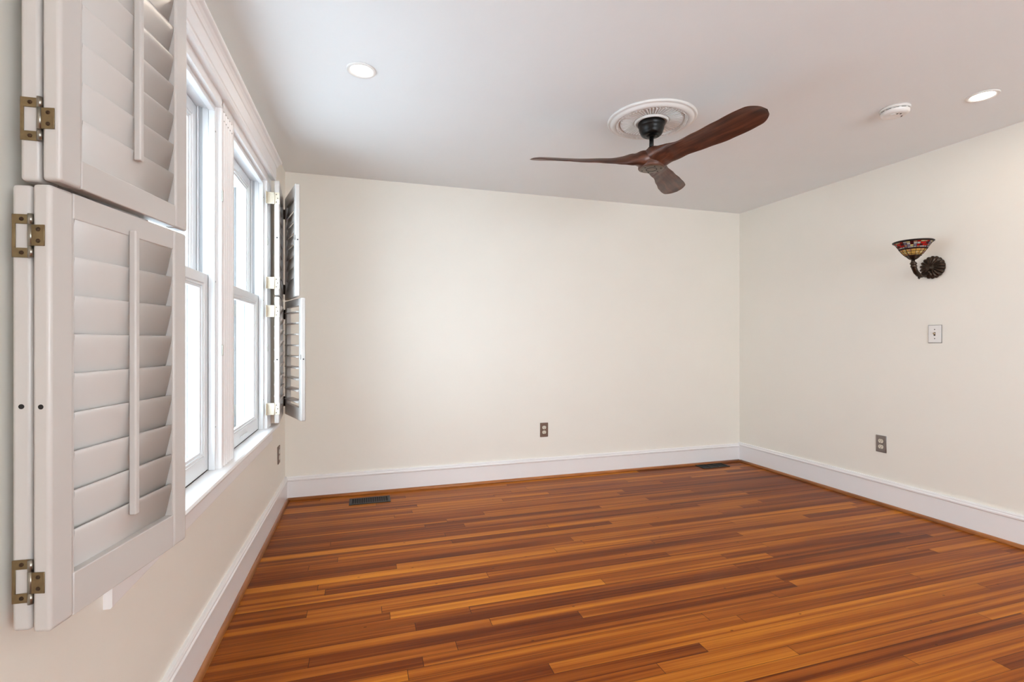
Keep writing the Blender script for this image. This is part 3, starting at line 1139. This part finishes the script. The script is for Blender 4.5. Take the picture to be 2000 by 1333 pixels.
YS = 2.249
root = thing('light_switch', (xr(YS), YS, 1.229), 'white toggle switch plate below the sconce', 'light switch', None, -pi / 2 + radians(1.6))
b = MB()
b.box((-.0395, -.003, -.060), (.0395, 0, .060), .002, 2)
b.build('backing_frame', M['steel'], root)
b = MB()
b.box((-.0365, -.0068, -.057), (.0365, -.003, .057), .003, 2)
b.build('cover_plate', M['whiteplastic'], root)
b = MB()
b.box((-.0050, -.0075, -.0115), (.0050, -.0062, .0115))
b.build('slot', M['dark'], root)
b = MB(Matrix.Translation((0, -.006, 0)) @ Matrix.Rotation(radians(-28), 4, 'X'))
b.box((-.0040, -.014, -.0045), (.0040, 0, .0045), .0015)
b.build('toggle', M['tan'], root)
for s in (1, -1):
    b = MB()
    b.lathe([(.0034, -.0066), (.0028, -.0078), (0, -.008)], 12, True, (0, 0, .030 * s), 'y')
    b.build('screw', M['screw'], root)

# floor register with fins near the window corner
root = thing('floor_register', (.042, 3.752, 0), 'brown slotted floor register by the baseboard near the windows', 'floor register', 'floor registers')
wx, wy = .292, .145
b = MB()
fr = .020
b.box((-wx / 2, -wy / 2, .0002), (wx / 2, -wy / 2 + fr, .006), .0025)
b.box((-wx / 2, wy / 2 - fr, .0002), (wx / 2, wy / 2, .006), .0025)
b.box((-wx / 2, -wy / 2 + fr - .001, .0002), (-wx / 2 + fr, wy / 2 - fr + .001, .006), .0025)
b.box((wx / 2 - fr, -wy / 2 + fr - .001, .0002), (wx / 2, wy / 2 - fr + .001, .006), .0025)
b.build('frame', M['brownreg'], root)
b = MB()
nfin = 16
for k in range(1, nfin):
    x = -wx / 2 + fr + (wx - 2 * fr) * k / nfin
    b.box((x - .0028, -wy / 2 + fr - .001, .0010), (x + .0028, wy / 2 - fr + .001, .0052))
b.build('fin_grille', M['brownreg'], root)
b = MB()
b.box((-wx / 2 + .01, -wy / 2 + .01, .0003), (wx / 2 - .01, wy / 2 - .01, .0008))
b.build('duct_opening', M['dark'], root)

root = thing('floor_register', (3.148, 3.842, 0), 'black open floor register in the corner under the sconce wall', 'floor register', 'floor registers')
wy = .125
fr = .014
b = MB()
b.box((-wx / 2, -wy / 2, .0002), (wx / 2, -wy / 2 + fr, .007), .002)
b.box((-wx / 2, wy / 2 - fr, .0002), (wx / 2, wy / 2, .007), .002)
b.box((-wx / 2, -wy / 2 + fr - .001, .0002), (-wx / 2 + fr, wy / 2 - fr + .001, .007), .002)
b.box((wx / 2 - fr, -wy / 2 + fr - .001, .0002), (wx / 2, wy / 2 - fr + .001, .007), .002)
b.build('frame', M['brownreg'], root)
for x in (-.042, .046):
    b = MB()
    b.box((x - .005, -wy / 2 + fr - .001, .0012), (x + .005, wy / 2 - fr + .001, .0055))
    b.build('cross_bar', M['brownreg'], root)
b = MB()
b.box((-wx / 2 + .008, -wy / 2 + .008, .0003), (wx / 2 - .008, wy / 2 - .008, .0008))
b.build('duct_opening', M['dark'], root)

# ------------------------------------------------------------------ outside the windows
b = MB()
b.box((-14, -8, -.75), (-.75, 22, -.60))
struct(b.build('ground', M['concrete']), 'pale concrete ground outside the windows', 'ground')
root = thing('porch_post', (-.98, 4.75, -.60), 'square porch post coloured dark for porch shade, outside the window nearer the room corner', 'porch post')
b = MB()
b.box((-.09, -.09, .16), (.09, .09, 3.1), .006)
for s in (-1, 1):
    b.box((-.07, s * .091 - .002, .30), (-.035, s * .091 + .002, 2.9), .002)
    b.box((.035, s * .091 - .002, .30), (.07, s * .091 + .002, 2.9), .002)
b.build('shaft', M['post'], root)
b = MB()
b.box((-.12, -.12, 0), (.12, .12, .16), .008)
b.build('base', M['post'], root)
root = tag(MB().box((-2.45, 8.9, -.6), (-1.98, 9.6, 2.05)).build('stone_pier', M['stone']), 'pale grey stone pier outside, seen past the window mullion', 'pier')
